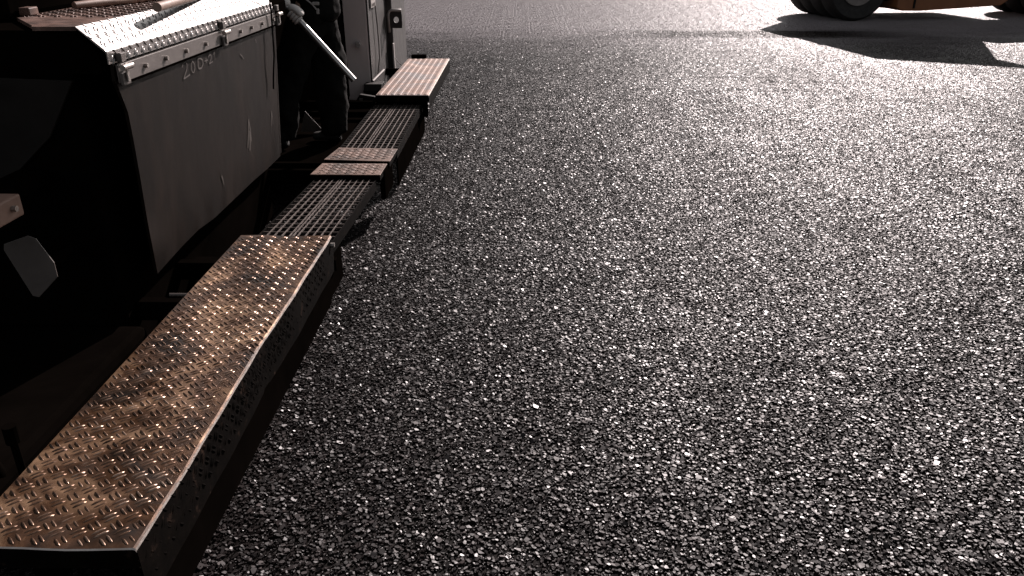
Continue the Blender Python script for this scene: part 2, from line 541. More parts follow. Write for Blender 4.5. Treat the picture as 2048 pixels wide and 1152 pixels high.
# sloping lid folded down to a short front flange
LE = Vector((-1.36, 0, 1.240)); LT = Vector((-1.443, 0, 1.3155))
mb = MB()
prof = [(LT.x, LT.z), (LE.x - .002, LE.z + .002), (LE.x + .002, LE.z - .003), (LE.x + .003, LE.z - .007), (LE.x + .003, 1.196), (LE.x - .001, 1.196),
        (LE.x - .001, LE.z - .008), (LT.x, LT.z - .005)]
mb.prism(prof, 'y', 2.69, 4.58)
lid = build('lid', mb, M['galv'], paver)
mb = MB()
sl = (LE - LT)
nl = sl.length
# U down the slope, V along the machine so that U x V points outwards
Vd = Vector((0, 1, 0))
Ud = sl.normalized()
ridges(mb, LT + Vector((0, 2.69, 0)), Ud, Vd, nl, 1.89, .058, .032, .0060, .0034, margin=.004)
ridges(mb, Vector((LE.x + .003, 2.69, 1.235)), (0, 0, -1), (0, 1, 0), .040, 1.89, .058, .032, .0064, .0036, margin=.002)
build('tread_pattern', mb, M['galv'], lid, smooth=True, kind='stuff')

# side panel (leans in a little towards the bottom)
def panel_x(z):
    return -1.360 - .055 * max(0.0, (1.20 - z)) / .8
outline = [(2.74, 1.13), (2.765, 1.09), (2.80, 1.03), (2.83, .93), (2.845, .80), (2.86, .62), (2.88, .40),
           (3.10, .425), (3.30, .42), (3.55, .375), (3.80, .40), (4.10, .385), (4.35, .395), (4.60, .405), (4.60, 1.19), (2.74, 1.19)]
outline = [(2.725, 1.135), (2.745, 1.10), (2.785, 1.02), (2.80, .92), (2.815, .78), (2.83, .60), (2.86, .375),
           (3.10, .392), (3.30, .398), (3.50, .384), (3.80, .386), (4.10, .388), (4.35, .382), (4.60, .386), (4.60, 1.19), (2.725, 1.19)]
bm = bmesh.new()
A = [bm.verts.new((panel_x(z), y, z)) for y, z in outline]
B = [bm.verts.new((panel_x(z) - .012, y, z)) for y, z in outline]
n = len(outline)
bm.faces.new(A); bm.faces.new(B[::-1])
for i in range(n):
    bm.faces.new((A[i], B[i], B[(i + 1) % n], A[(i + 1) % n]))
bmesh.ops.triangulate(bm, faces=[f for f in bm.faces if len(f.verts) > 4])
mb = MB(); mb.bm(bm)
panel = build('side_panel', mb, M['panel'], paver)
# stiffening flange at the far edge of the panel
mb = MB(); mb.prism([(panel_x(.40) - .05, .40), (panel_x(.40), .40), (panel_x(1.2), 1.2), (-1.42, 1.2)], 'y', 4.603, 4.63, b=.003)
build('end_flange', mb, M['panel'], paver)

# handwritten chalk note and scrapes on the panel
def stroke(mb, pts, w=.006):
    pts = [Vector((panel_x(z) + .0035, y, z)) for y, z in pts]
    for a, b in zip(pts, pts[1:]):
        d = (b - a).normalized(); e = Vector((1, 0, 0)).cross(d).normalized() * w / 2 * rnd.uniform(.7, 1.2)
        mb.add([a - e, a + e, b + e, b - e], [(0, 1, 2, 3)])
def glyph(mb, ch, y0, z0, w, h, sw):
    G = {'2': [[(.0, .75), (.12, .95), (.5, 1), (.7, .8), (.6, .5), (.05, .0), (.4, .03), (.95, .1)]],
         '0': [[(.5, 1), (.15, .8), (.05, .4), (.25, .05), (.6, .0), (.9, .3), (.9, .7), (.5, 1)]],
         'D': [[(.1, 1), (.1, .05), (.6, 0), (.95, .3), (.9, .7), (.5, .95), (.1, 1)]],
         '+': [[(.0, .45), (.9, .45)], [(.45, .85), (.45, .05)]],
         '1': [[(.2, .7), (.6, 1), (.6, 0)]]}
    for st in G[ch]:
        stroke(mb, [(y0 + x * w, z0 + t * h) for x, t in st], sw)
for args in (('2', 3.285, 1.050, .075, .062, .0055), ('0', 3.375, 1.058, .045, .046, .005), ('D', 3.45, 1.062, .065, .044, .006),
             ('+', 3.53, 1.072, .042, .028, .0055), ('2', 3.58, 1.066, .05, .036, .0055), ('1', 3.635, 1.070, .035, .038, .0055)):
    mb = MB(); glyph(mb, *args)
    build('chalk_character', mb, M['chalk'], panel)
for (ya, za, yb, zb, w) in ((4.02, .58, 4.06, .72, .012), (4.06, .72, 4.085, .60, .014), (4.05, .56, 4.07, .66, .022), (4.44, .60, 4.46, .68, .008), (4.46, .68, 4.48, .6, .007),
                            (4.0, 1.05, 4.05, 1.02, .006), (4.25, 1.09, 4.26, 1.07, .006), (3.62, .55, 3.64, .50, .01)):
    mb = MB(); stroke(mb, [(ya, za), ((ya + yb) / 2 + .004, (za + zb) / 2), (yb, zb)], w)
    build('scrape_mark', mb, M['scuff'], panel)

# hinge rail with bolts
mb = MB()
mb.box(-1.358, -1.350, 2.73, 4.60, 1.128, 1.188, .002)
rail = build('hinge_rail', mb, M['rail'], paver)
mb = MB(); mb.box(-1.3578, -1.3535, 2.74, 4.60, 1.1185, 1.1265, .001)
build('rubber_seal', mb, M['black'], paver)
bolt_me = None
def bolt(c, parent, axis=(1, 0, 0), r=.009, h=.012):
    mb = MB(); mb.tube([Vector(c), Vector(c) + Vector(axis) * h], r, 6)
    return build('bolt', mb, M['bolt'], parent)
for y in (2.93, 3.11, 3.31, 3.53, 3.99, 4.16, 4.34, 4.54):
    bolt((-1.350, y, 1.157), rail)
# latches
for y in (2.755, 3.75, 4.615):
    mb = MB()
    mb.box(-1.349, -1.338, y - .028, y + .028, 1.120, 1.162, .003)
    lt = build('latch', mb, M['rail'], paver)
    mb = MB(); mb.box(-1.355, -1.336, y - .018, y + .018, 1.196, 1.226, .003)
    build('latch_catch', mb, M['rail'], lt)
    mb = MB(); mb.tube([(-1.330, y - .034, 1.180), (-1.330, y + .034, 1.180)], .010, 10)
    build('latch_bar', mb, M['bolt'], lt, smooth=True, auto=40)
    mb = MB(); mb.box(-1.336, -1.330, y - .008, y + .008, 1.130, 1.192, .002)
    build('latch_hook', mb, M['bolt'], lt)

# black strap hanging at the far end of the panel
mb = MB()
mb.tube([(-1.335, 4.47, 1.34), (-1.334, 4.475, 1.20), (-1.340, 4.48, 1.1), (-1.345, 4.475, .98), (-1.362, 4.47, .86), (-1.366, 4.46, .80)], .0045, 6)
build('cable', mb, M['black'], paver)

# --- things on the shaded end of the hull
mb = MB(); mb.box(-1.78, -1.575, 1.95, 2.40, .775, .845, .006)
bx = build('bumper_box', mb, M['tan'], paver)
mb = MB(); mb.tube([(-1.577, 2.345, .812), (-1.560, 2.345, .812)], .010, 6)
build('bolt', mb, M['bolt'], bx)
mb = MB(); mb.prism([(-1.685, .665), (-1.60, .695), (-1.575, .685), (-1.535, .60), (-1.535, .55), (-1.615, .475), (-1.635, .48), (-1.69, .645)], 'y', 2.42, 2.424, b=.001)
build('guard_plate', mb, M['rail'], paver, label='pale angled guard plate')
mb = MB(); mb.box(-2.7, -1.42, .95, 2.715, .0, .23, .03)
build('screed_plate', mb, M['black'], paver)
mb = MB(); mb.box(-1.76, -1.66, 2.39, 2.718, .785, .835, .003)
build('box_arm', mb, M['black'], paver)
mb = MB(); mb.box(-1.635, -1.615, 2.443, 2.718, .53, .56, .003)
build('guard_arm', mb, M['black'], paver)
mb = MB(); mb.box(-1.86, -1.80, 2.60, 2.66, 1.10, 1.14, .005)
build('lug', mb, M['pale'], paver)
mb = MB(); mb.box(-1.90, -1.795, 2.76, 2.84, 1.29, 1.335, .006)
build('deck_bracket', mb, M['deckrust'], paver)
mb = MB(); mb.prism([(-1.815, 3.02), (-1.775, 3.02), (-1.775, 3.08), (-1.815, 3.08)], 'z', 1.317, 1.345, b=.004)
build('deck_bracket', mb, M['deckrust'], paver)
mb = MB()
mb.tube([(-1.64, 1.45, .43), (-1.55, 1.60, .41), (-1.49, 1.70, .37), (-1.46, 1.78, .29), (-1.45, 1.82, .12)], .03, 14)
build('hydraulic_hose', mb, M['black'], paver, smooth=True)
mb = MB(); mb.cyl((-1.315, 1.72, .41), (0, 0, 1), .018, .05, 12); mb.cyl((-1.315, 1.72, .32), (0, 0, 1), .010, .14, 8)
build('knob', mb, M['black'], paver)
mb = MB(); mb.box(-1.335, -1.295, 1.62, 1.82, .12, .26, .004)
build('hinge_block', mb, M['black'], paver)
# grey bar under the lower corner of the panel
mb = MB(); mb.tube([(-1.385, 2.86, .285), (-1.28, 2.86, .285)], .007, 8)
build('locking_pin', mb, M['rail'], paver)

# --- walkway: near tread step
def step_mesh(yn, yf, xl, xr, z, skirt, edge_mat=1, nlong=40, wob=.0):
    mb = MB()
    rr = .0075
    rings = []
    for i in range(nlong + 1):
        t = i / nlong
        y = yn + (yf - yn) * t
        dent = 0.0
        if wob:
            dent = wob * (math.exp(-((t - .47) / .13) ** 2) * -1.0 + .15 * math.sin(t * 21) + .12 * math.sin(t * 47 + 1))
        L0, R0 = xl, xr + dent
        zz = z + (wob * .25 * math.sin(t * 17 + 2))
        prof = [(L0, z - skirt * .6), (L0, z - rr), (L0 + rr, z)]
        for q in range(1, 8):
            u = q / 8
            prof.append((L0 + rr + (R0 - L0 - 2 * rr) * u, z + (.0035 * math.sin(u * 7 + t * 13) * (1 if wob else 0)) * math.sin(math.pi * u)))
        prof += [(R0 - rr, zz), (R0 - rr * .3, zz - rr * .3), (R0, zz - rr), (R0 + .002, z - skirt * .5), (R0 - .003, z - skirt)]
        rings.append([(px, y, pz) for px, pz in prof])
    k = len(rings[0])
    vs = [p for r in rings for p in r]
    for i in range(nlong):
        for j in range(k - 1):
            mi = 0
            if j in (10, 11, 12)[-2:] or j == k - 4: mi = edge_mat
            if j >= k - 3: mi = 2
            o = len(mb.v)
            mb.add([rings[i][j], rings[i][j + 1], rings[i + 1][j + 1], rings[i + 1][j]], [(0, 1, 2, 3)], mi)
    # end flanges
    for yy, sgn, ring in ((yn, -1, rings[0]), (yf, 1, rings[-1])):
        top = ring[1:-2]
        a = [(px, yy, pz) for px, _, pz in top]
        b = [(px, yy + sgn * .003, pz - .003) for px, _, pz in top]
        c = [(px, yy + sgn * .004, z - .055) for px, _, pz in top]
        for p, q, mi in ((a, b, edge_mat), (b, c, 2)):
            for j in range(len(p) - 1):
                mb.add([p[j], p[j + 1], q[j + 1], q[j]], [(0, 1, 2, 3)], mi)
    bm = bmesh.new()
    vv = [bm.verts.new(v) for v in mb.v]
    for f, mi in zip(mb.f, mb.m):
        ff = bm.faces.new([vv[i] for i in f]); ff.material_index = mi
    bmesh.ops.remove_doubles(bm, verts=list(bm.verts), dist=1e-5)
    out = MB()
    bm.verts.index_update()
    out.v = [v.co[:] for v in bm.verts]; out.f = [[v.index for v in f.verts] for f in bm.faces]; out.m = [f.material_index for f in bm.faces]
    bm.free()
    return out

NX0, NX1, NY0, NY1, NZ = -1.262, -.848, 1.372, 3.36, .35
mb = step_mesh(NY0, NY1, NX0, NX1, NZ, .17, wob=.008)
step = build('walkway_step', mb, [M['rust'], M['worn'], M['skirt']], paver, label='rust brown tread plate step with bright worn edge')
mb = MB()
ridges(mb, (NX0, NY0, NZ), (1, 0, 0), (0, 1, 0), NX1 - NX0, NY1 - NY0, .0515, .037, .0054, .0042, gap=.0150, jit=.45,
       zf=lambda u, v: .0035 * math.sin(((u - .006) / (NX1 - NX0 - .012)) * 7 + v / (NY1 - NY0) * 13) * math.sin(math.pi * min(1, max(0, (u - .006) / (NX1 - NX0 - .012)))))
build('tread_pattern', mb, M['ridge'], step, smooth=True, kind='stuff')
mb = MB()
ridges(mb, (NX1 + .001, NY0, NZ - .012), (0, 0, -1), (0, 1, 0), .11, NY1 - NY0, .0515, .031, .0066, .0026, margin=.004, jit=.6)
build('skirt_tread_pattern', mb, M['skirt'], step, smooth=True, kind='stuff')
bolt((NX1, NY1 - .04, NZ - .03), step, r=.011, h=.02)
for bb in ((-.868, -.860, 1.40, 3.30, .045, .19), (-.876, -.868, 3.24, 3.60, .05, .27), (-.822, -.812, 5.15, 6.72, .045, .27)):
    mb = MB(); mb.box(*bb, .002)
    build('dark_band_plate', mb, M['black'], paver)  # black plates added below the edges where the shadow band lies
# carrier brackets to the hull
for y in (2.8, 3.2):
    mb = MB(); mb.box(-1.62, -.90, y, y + .05, .20, .28, .003)
    build('step_bracket', mb, M['black'], paver)
mb = MB(); mb.box(-1.20, -1.12, 1.5, 3.3, .13, .20, .01)
build('carrier_beam', mb, M['black'], paver)

# --- walkway: two gratings and their hinge plates
def grating(x0a, x1a, y0, x0b, x1b, y1, z, n_long, n_cross, label):
    def fr(u, t):
        xa, xb = x0a + (x1a - x0a) * u, x0b + (x1b - x0b) * u
        return xa + (xb - xa) * t, y0 + (y1 - y0) * t
    def bar(mb, p, q, w, zt, zb):
        p, q = Vector((*p, 0)), Vector((*q, 0)); d = (q - p).normalized(); e = Vector((-d.y, d.x, 0)) * w / 2
        v = []
        for zz in (zb, zt):
            for s in (p - e, q - e, q + e, p + e):
                v.append((s.x, s.y, zz))
        mb.add(v, [(0, 3, 2, 1), (4, 5, 6, 7), (0, 1, 5, 4), (1, 2, 6, 5), (2, 3, 7, 6), (3, 0, 4, 7)])
    mb = MB()
    for u in (0, 1):
        bar(mb, fr(u, -.0), fr(u, 1.0), .005, z + .001, z - .055)
    bar(mb, fr(.005, .003), fr(.995, .003), .005, z - .001, z - .04)
    bar(mb, fr(.005, .997), fr(.995, .997), .005, z - .001, z - .04)
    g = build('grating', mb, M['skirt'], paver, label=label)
    us = [(i + 1) / (n_long + 1) for i in range(n_long)]
    us.append(us[n_long // 2] - .055)
    for u in us:
        mb = MB()
        j = rnd.uniform(-.003, .003)
        for k in range(4):       # slightly bent bars
            a, b = fr(u + j * math.sin(k), k / 4 + .004), fr(u + j * math.sin(k + 1), (k + 1) / 4 - .004 * (k == 3))
            bar(mb, a, b, .0029, z + .0005 + .001 * rnd.random(), z - .007)
        build('bearing_bar', mb, M['grate'], g)
    for i in range(n_cross):
        t = (i + 1) / (n_cross + 1) + rnd.uniform(-.003, .003)
        mb = MB()
        bar(mb, fr(.008, t), fr(.992, t + rnd.uniform(-.004, .004)), .0036, z - .002, z - .009)
        build('cross_bar', mb, M['bar_dark'], g)
    return g
grating(-1.228, -.862, 3.375, -1.175, -.826, 4.42, .30, 9, 17, 'nearer open steel grating')
grating(-1.168, -.796, 5.02, -1.182, -.803, 6.66, .315, 9, 26, 'farther open steel grating')
def hinge_plate(pts, z, label):
    mb = MB()
    mb.prism(pts, 'z', z - .006, z, b=.0015)
    for (a, b) in ((pts[0], pts[1]),):
        mb.box(min(a[0], b[0]) + .004, max(a[0], b[0]) - .004, a[1] + .004, a[1] + .010, z - .03, z - .0065, .001, 1)
    mb.box(pts[1][0] - .010, pts[1][0] - .003, pts[1][1] + .01, pts[2][1] - .005, z - .04, z - .0065, .001, 1)
    h = build('hinge_plate', mb, [M['rust_dull'], M['skirt']], paver, label=label)
    mb = MB()
    ridges(mb, (pts[0][0] + .02, pts[0][1], z), (1, 0, 0), (0, 1, 0), pts[1][0] - pts[0][0] - .03, pts[2][1] - pts[0][1], .052, .031, .007, .003)
    build('tread_pattern', mb, M['rust_dull'], h, smooth=True, kind='stuff')
hinge_plate([(-1.205, 4.43), (-.803, 4.425), (-.80, 4.665), (-1.19, 4.67)], .325, 'nearer brown tread hinge plate')
hinge_plate([(-1.195, 4.735), (-.79, 4.70), (-.785, 5.0), (-1.165, 5.03)], .33, 'farther brown tread hinge plate')
for bb in ((-1.80, -.83, 4.60, 4.64, .23, .30), (-1.80, -.82, 4.76, 4.80, .23, .30), (-1.80, -.85, 3.40, 3.44, .16, .215), (-1.80, -.84, 6.58, 6.62, .17, .235), (-.83, -.80, 4.55, 4.85, .14, .31)):
    mb = MB(); mb.box(*bb, .003)
    build('step_bracket', mb, M['black'], paver)

# --- far corrugated step
FX0, FX1, FY0, FY1, FZ = -1.165, -.735, 6.44, 8.42, .40
mb = step_mesh(FY0, FY1, FX0, FX1, FZ, .12)
fs_ = build('walkway_step', mb, [M['rust_far'], M['worn'], M['skirt']], paver, label='worn rusty step with lengthwise corrugations')
for i in range(8):
    x = FX0 + .03 + i * (FX1 - FX0 - .06) / 7
    mb = MB()
    prof = [(x + .017 * math.cos(a), FZ - .001 + .004 * math.sin(a)) for a in [k * math.pi / 6 for k in range(7)]]
    mb.prism(prof, 'y', FY0 + .012, FY1 - .01)
    build('corrugation', mb, M['rust_far'], fs_)
for bb in ((-.79, -.752, 6.46, 6.50, .22, .30), (-1.80, -.76, 6.53, 6.57, .27, .33), (-1.6, -.76, 8.2, 8.25, .27, .33)):
    mb = MB(); mb.box(*bb, .003)
    build('step_bracket', mb, M['black'], paver)
mb = MB(); mb.box(-1.13, -.98, 8.44, 8.52, .28, .43, .003)
build('end_stop', mb, M['black'], paver)

# --- screed platform and far end of the machine
mb = MB(); mb.box(-1.80, -1.215, 4.85, 7.0, .14, .20, .003)
build('foot_board', mb, M['black'], paver)
mb = MB(); mb.box(-2.4, -1.375, 7.45, 8.45, .16, 2.4, .012)
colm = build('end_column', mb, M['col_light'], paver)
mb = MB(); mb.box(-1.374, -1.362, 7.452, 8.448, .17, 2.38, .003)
build('column_shade_sheet', mb, M['col_dark'], colm)  # dark sheet that puts shade on the column side
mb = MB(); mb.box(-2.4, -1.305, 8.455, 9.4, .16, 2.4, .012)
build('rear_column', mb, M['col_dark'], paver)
mb = MB(); mb.box(-1.60, -1.58, 7.40, 7.447, .2, 2.3, .002)
mb.box(-1.80, -1.585, 7.30, 7.44, .1, 2.2, .01)
build('side_post', mb, M['black'], paver)
mb = MB(); mb.prism([(-1.75, .18), (-1.48, .18), (-1.40, .30), (-1.27, .28), (-1.20, .20), (-1.2, .05), (-1.75, .05)], 'y', 7.0, 7.05, b=.004)
build('foot_board_end', mb, M['dark'], paver)
# lifting lug with a hole and a bent handle
bm = bmesh.new()
cy_, cz_, hr = 0.0, 0.0, .026
sq = [(-.055, -.075), (.06, -.075), (.06, .095), (-.055, .095)]
outer = []
for i in range(16):
    a = 2 * math.pi * i / 16 + math.pi / 16
    dx, dz = math.cos(a), math.sin(a)
    k = min(.058 / abs(dx), .08 / abs(dz))
    outer.append((dx * k, dz * k))
inner = [(hr * math.cos(2 * math.pi * i / 16 + math.pi / 16), hr * 1.15 * math.sin(2 * math.pi * i / 16 + math.pi / 16)) for i in range(16)]
LX, LY, LZ = -1.285, 8.40, .78
vo = {}
for nm, lst in (('o', outer), ('i', inner)):
    for yy in (0, .015):
        vo[nm, yy] = [bm.verts.new((LX + .03 + x, LY + yy, LZ + z)) for x, z in lst]
for i in range(16):
    j = (i + 1) % 16
    bm.faces.new((vo['o', 0][i], vo['o', 0][j], vo['i', 0][j], vo['i', 0][i]))
    bm.faces.new((vo['o', .015][i], vo['i', .015][i], vo['i', .015][j], vo['o', .015][j]))
    bm.faces.new((vo['o', 0][i], vo['o', .015][i], vo['o', .015][j], vo['o', 0][j]))
    bm.faces.new((vo['i', 0][i], vo['i', 0][j], vo['i', .015][j], vo['i', .015][i]))
mb = MB(); mb.bm(bm)
build('lifting_lug', mb, M['col_dark'], paver)
mb = MB(); mb.tube([(LX + .085, LY - .01, LZ + .092), (LX - .01, LY - .01, LZ + .092), (LX - .035, LY - .01, LZ + .08), (LX - .047, LY - .01, LZ + .05), (LX - .045, LY - .01, LZ - .12)], .0125, 10)
build('handle', mb, M['pale'], paver, smooth=True)
mb = MB(); mb.box(-1.312, -1.296, 8.40, 8.45, .22, .55, .003)
build('edge_strip', mb, M['pale'], paver)
# control box, wires
mb = MB(); mb.box(-1.361, -1.345, 7.55, 7.78, .96, 1.12, .003)
cb = build('terminal_plate', mb, M['pale'], paver)
for y in (7.60, 7.665, 7.73):
    mb = MB(); mb.tube([(-1.3452, y, .985), (-1.343, y, .985)], .015, 12)
    build('dark_hole_disc', mb, M['black'], cb)  # black disc paints in the dark inside of a hole
mb = MB(); mb.tube([(-1.34, 7.72, .97), (-1.335, 7.74, .80), (-1.335, 7.76, .62), (-1.335, 7.75, .5), (-1.345, 7.65, .36), (-1.36, 7.5, .30), (-1.40, 7.4, .28)], .006, 6)
build('cable', mb, M['rail'], paver)
mb = MB(); mb.prism([(7.28, .14), (7.28, .28), (7.34, .33), (7.50, .33), (7.50, .14)], 'x', -1.42, -1.26, b=.004)
build('hinge_bracket', mb, M['dark'], paver)
mb = MB(); mb.tube([(-1.36, 7.45, .335), (-1.29, 7.68, .40)], .013, 10)
build('pivot_rod', mb, M['pale'], paver, smooth=True, auto=40)
for a, b in (((-1.28, 7.5, .32), (-1.15, 7.15, .35)), ((-1.27, 8.3, .42), (-1.17, 8.1, .38))):
    mb = MB(); mb.tube([a, ((a[0] + b[0]) / 2, (a[1] + b[1]) / 2, (a[2] + b[2]) / 2 - .015), b], .004, 6)
    build('stay_wire', mb, M['rail'], paver)
mb = MB(); mb.box(-1.405, -1.375, 6.97, 6.997, .13, .27, .005)
build('strap_end', mb, M['rail'], paver)
mb = MB(); mb.cyl((-1.46, 7.42, .66), (0, 1, 0), .022, .06, 12); mb.box(-1.475, -1.445, 7.38, 7.45, .67, .69, .002)
build('catch', mb, M['pale'], paver)
# grey bent bracket under the platform edge, seen between the worker's boots
mb = MB(); mb.prism([(-1.66, .215), (-1.48, .215), (-1.61, .37)], 'y', 5.96, 5.962)
build('gusset', mb, M['rail'], paver)

# ------------------------------------------------------------------ hoses lying on the deck
mb = MB()
mb.tube([(-1.362, 3.14, 1.337), (-1.395, 3.42, 1.336), (-1.44, 3.78, 1.335), (-1.50, 4.2, 1.336), (-1.56, 4.8, 1.336)], .0175, 14)
build('hose', mb, M['tube'], None, smooth=True, auto=50, label='brown tube whose cut end sticks out over the white sloping lid', cat='hose')
mb = MB()
mb.tube([(-1.74, 3.27, 1.333), (-1.70, 3.38, 1.334), (-1.64, 3.55, 1.334), (-1.60, 3.8, 1.334), (-1.64, 4.1, 1.333)], [.013, .016, .016, .016, .016], 12)
build('hose', mb, M['tube'], None, smooth=True, auto=50, label='brown hose lying at the back of the deck against the black cover', cat='hose')

# ------------------------------------------------------------------ worker
def skin_obj(name, chains, mt, parent, sub=2):
    """chains: list of lists of (co, radius); chains that start on an existing point share it"""
    vs, es, rs, roots = [], [], [], []
    key = {}
    for ch in chains:
        prev = None
        first = True
        for co, r in ch:
            k = tuple(round(c, 4) for c in co)
            new = k not in key
            if new:
                key[k] = len(vs); vs.append(co); rs.append(r)
                if first: roots.append(key[k])
            first = False
            if prev is not None: es.append((prev, key[k]))
            prev = key[k]
    c = sum((Vector(v) for v in vs), Vector()) / len(vs)
    me = bpy.data.meshes.new(name)
    me.from_pydata([tuple(Vector(v) - c) for v in vs], es, [])
    me.materials.append(mt)
    o = bpy.data.objects.new(name, me); COL.objects.link(o)
    place(o, c, parent)
    md = o.modifiers.new('skin', 'SKIN'); md.use_smooth_shade = True
    if not me.skin_vertices: bpy.context.view_layer.update()
    if not me.skin_vertices:
        bm = bmesh.new(); bm.from_mesh(me); bm.verts.layers.skin.verify(); bm.to_mesh(me); bm.free()
    for i, sv in enumerate(me.skin_vertices[0].data):
        r = rs[i]
        sv.radius = r if isinstance(r, tuple) else (r, r)
        sv.use_root = i in roots
    ss = o.modifiers.new('sub', 'SUBSURF'); ss.levels = sub; ss.render_levels = sub
    if name in ('trousers', 'jacket'):
        ss.levels = ss.render_levels = 4
        tx = bpy.data.textures.new('cloth_folds', 'CLOUDS'); tx.noise_scale = .13; tx.noise_depth = 2
        dm = o.modifiers.new('folds', 'DISPLACE'); dm.texture = tx; dm.strength = .055; dm.mid_level = .5; dm.texture_coords = 'LOCAL'
    return o

worker = empty('person', (-1.40, 5.66, .205), 'worker in dark trousers and jacket holding a steel pipe beside the paver', 'person')
pel = (-1.385, 5.66, 1.12)
hipL, kneeL, ankL = (-1.44, 5.57, 1.05), (-1.60, 5.56, .68), (-1.68, 5.56, .29)
hipR, kneeR, ankR = (-1.365, 5.74, 1.05), (-1.35, 5.74, .68), (-1.345, 5.74, .29)
chest = (-1.40, 5.66, 1.48); neck = (-1.415, 5.66, 1.70); head = (-1.44, 5.66, 1.84); crown = (-1.44, 5.66, 1.92)
shL, elL, wrL = (-1.43, 5.47, 1.63), (-1.62, 5.36, 1.34), (-1.475, 5.315, 1.155)
shR, elR, wrR = (-1.41, 5.85, 1.63), (-1.52, 5.98, 1.38), (-1.66, 5.80, 1.26)
pa, pb = Vector((-1.49, 5.322, 1.165)), Vector((-1.087, 5.29, .708))
pd = (pb - pa).normalized()
grip = pa + pd * .085
body_ch = [[(pel, .10), (chest, (.12, .10)), (neck, .058), (head, (.085, .095)), (crown, .06)],
           [(pel, .10), (hipL, .075), (kneeL, .055), (ankL, .038), ((ankL[0] - .02, ankL[1], .235), .036)],
           [(pel, .10), (hipR, .075), (kneeR, .055), (ankR, .038), ((ankR[0] - .02, ankR[1], .235), .036)],
           [(chest, .11), (shL, .055), (elL, .042), (wrL, .028)],
           [(chest, .11), (shR, .055), (elR, .042), (wrR, .028), ((-1.73, 5.76, 1.255), (.034, .018))],
           [(head, .09), ((-1.535, 5.66, 1.83), .016)],
           [(head, .09), ((-1.435, 5.56, 1.84), .014)], [(head, .09), ((-1.435, 5.76, 1.84), .014)]]
body = skin_obj('body', body_ch, M['skin'], worker)
# gloved hand closed round the pipe: palm, four fingers of different length, thumb
u1 = pd.cross(Vector((0, 1, 0))).normalized()
if u1.z < 0: u1 = -u1
u2 = pd.cross(u1).normalized()
if u2.y > 0: u2 = -u2
def around(s, ang, r):
    return tuple(grip + pd * s + (u1 * math.cos(ang) + u2 * math.sin(ang)) * r)
palm = [[(tuple(wrL), .030), (around(-.035, .45, .044), (.034, .024)), (around(.0, .35, .047), (.042, .024)), (around(.035, .3, .045), (.036, .02))]]
glove = skin_obj('glove', palm, M['glove'], worker)
fing = []
for i, (s, ln, r0) in enumerate(((-.030, 3.0, .0115), (-.009, 3.4, .0125), (.012, 3.3, .012), (.032, 2.7, .0105))):
    fing.append([(around(s, .35 + ln * q / 4, .0325 + .004 * (q == 1)), r0 * (1 - .06 * q)) for q in range(5)])
fing.append([(around(-.045, .2, .042), .014), (around(-.035, -.5, .040), .0135), (around(-.012, -1.1, .036), .012), (around(.008, -1.5, .034), .010)])
skin_obj('glove_fingers', fing, M['glove'], worker, 1)
# sleeve ends: rolled pale cuff, dark sleeves
jacket = [[((-1.385, 5.66, 1.02), (.17, .16)), ((-1.385, 5.66, 1.13), (.175, .165)), ((-1.395, 5.66, 1.30), (.16, .14)), (chest, (.185, .145)), ((-1.41, 5.66, 1.62), (.13, .10))],
          [(chest, .18), (shL, .088), (elL, .068), (tuple(Vector(elL).lerp(Vector(wrL), .25)), .06)],
          [(chest, .18), (shR, .088), (elR, .066), (tuple(Vector(elR).lerp(Vector(wrR), .8)), .05)]]
jk = skin_obj('jacket', jacket, M['cloth'], worker)
cuff = [[(tuple(Vector(elL).lerp(Vector(wrL), .22)), .050), (tuple(Vector(elL).lerp(Vector(wrL), .6)), .046), (tuple(wrL), .040)]]
skin_obj('glove_cuff', cuff, M['glove'], worker, 2)
trous = [[((-1.385, 5.66, 1.17), (.15, .13)), (pel, (.165, .15)), (hipL, (.135, .12)), (kneeL, (.125, .115)), (ankL, (.10, .10)), ((ankL[0], ankL[1], .245), (.10, .10))],
         [(pel, .16), (hipR, (.135, .12)), (kneeR, (.125, .115)), (ankR, (.105, .10)), ((ankR[0], ankR[1], .245), (.105, .10))]]
skin_obj('trousers', trous, M['cloth'], worker)
for a in (ankL, ankR):
    bt = [[((a[0] + .03, a[1], .25), (.05, .05)), ((a[0] + .02, a[1], .245), .05), ((a[0] - .08, a[1], .24), (.05, .036)), ((a[0] - .17, a[1], .235), (.045, .03))]]
    skin_obj('boot', bt, M['boot'], worker)
cap = MB()
prof = [(0.0001, .075), (.05, .068), (.085, .04), (.102, .0), (.104, -.012), (.098, -.012), (.08, .03), (.0001, .066)]
cap.lathe(prof, (-1.44, 5.66, 1.895), (0, 0, 1), 24)
cap.prism([(-1.53, 5.58), (-1.60, 5.60), (-1.625, 5.66), (-1.60, 5.72), (-1.53, 5.74)], 'z', 1.884, 1.893)
build('cap', cap, M['cloth'], worker, smooth=True, auto=50)
# pocket flap, belt clip and folds at the hip
mb = MB(); mb.box(-1.36, -1.315, 5.475, 5.487, 1.155, 1.175, .003); mb.box(-1.335, -1.318, 5.468, 5.478, 1.10, 1.135, .003); mb.tube([(-1.40, 5.49, 1.19), (-1.36, 5.478, 1.16), (-1.325, 5.47, 1.12)], .005, 6)
build('belt_clip', mb, M['pale'], jk)

mb = MB()
mb.tube([pa - pd * .06, pa, pb], .0205, 18)
build('steel_pipe', mb, M['pipe'], None, smooth=True, auto=50, label='bright steel pipe slanting down from the gloved hand of the worker', cat='pipe')

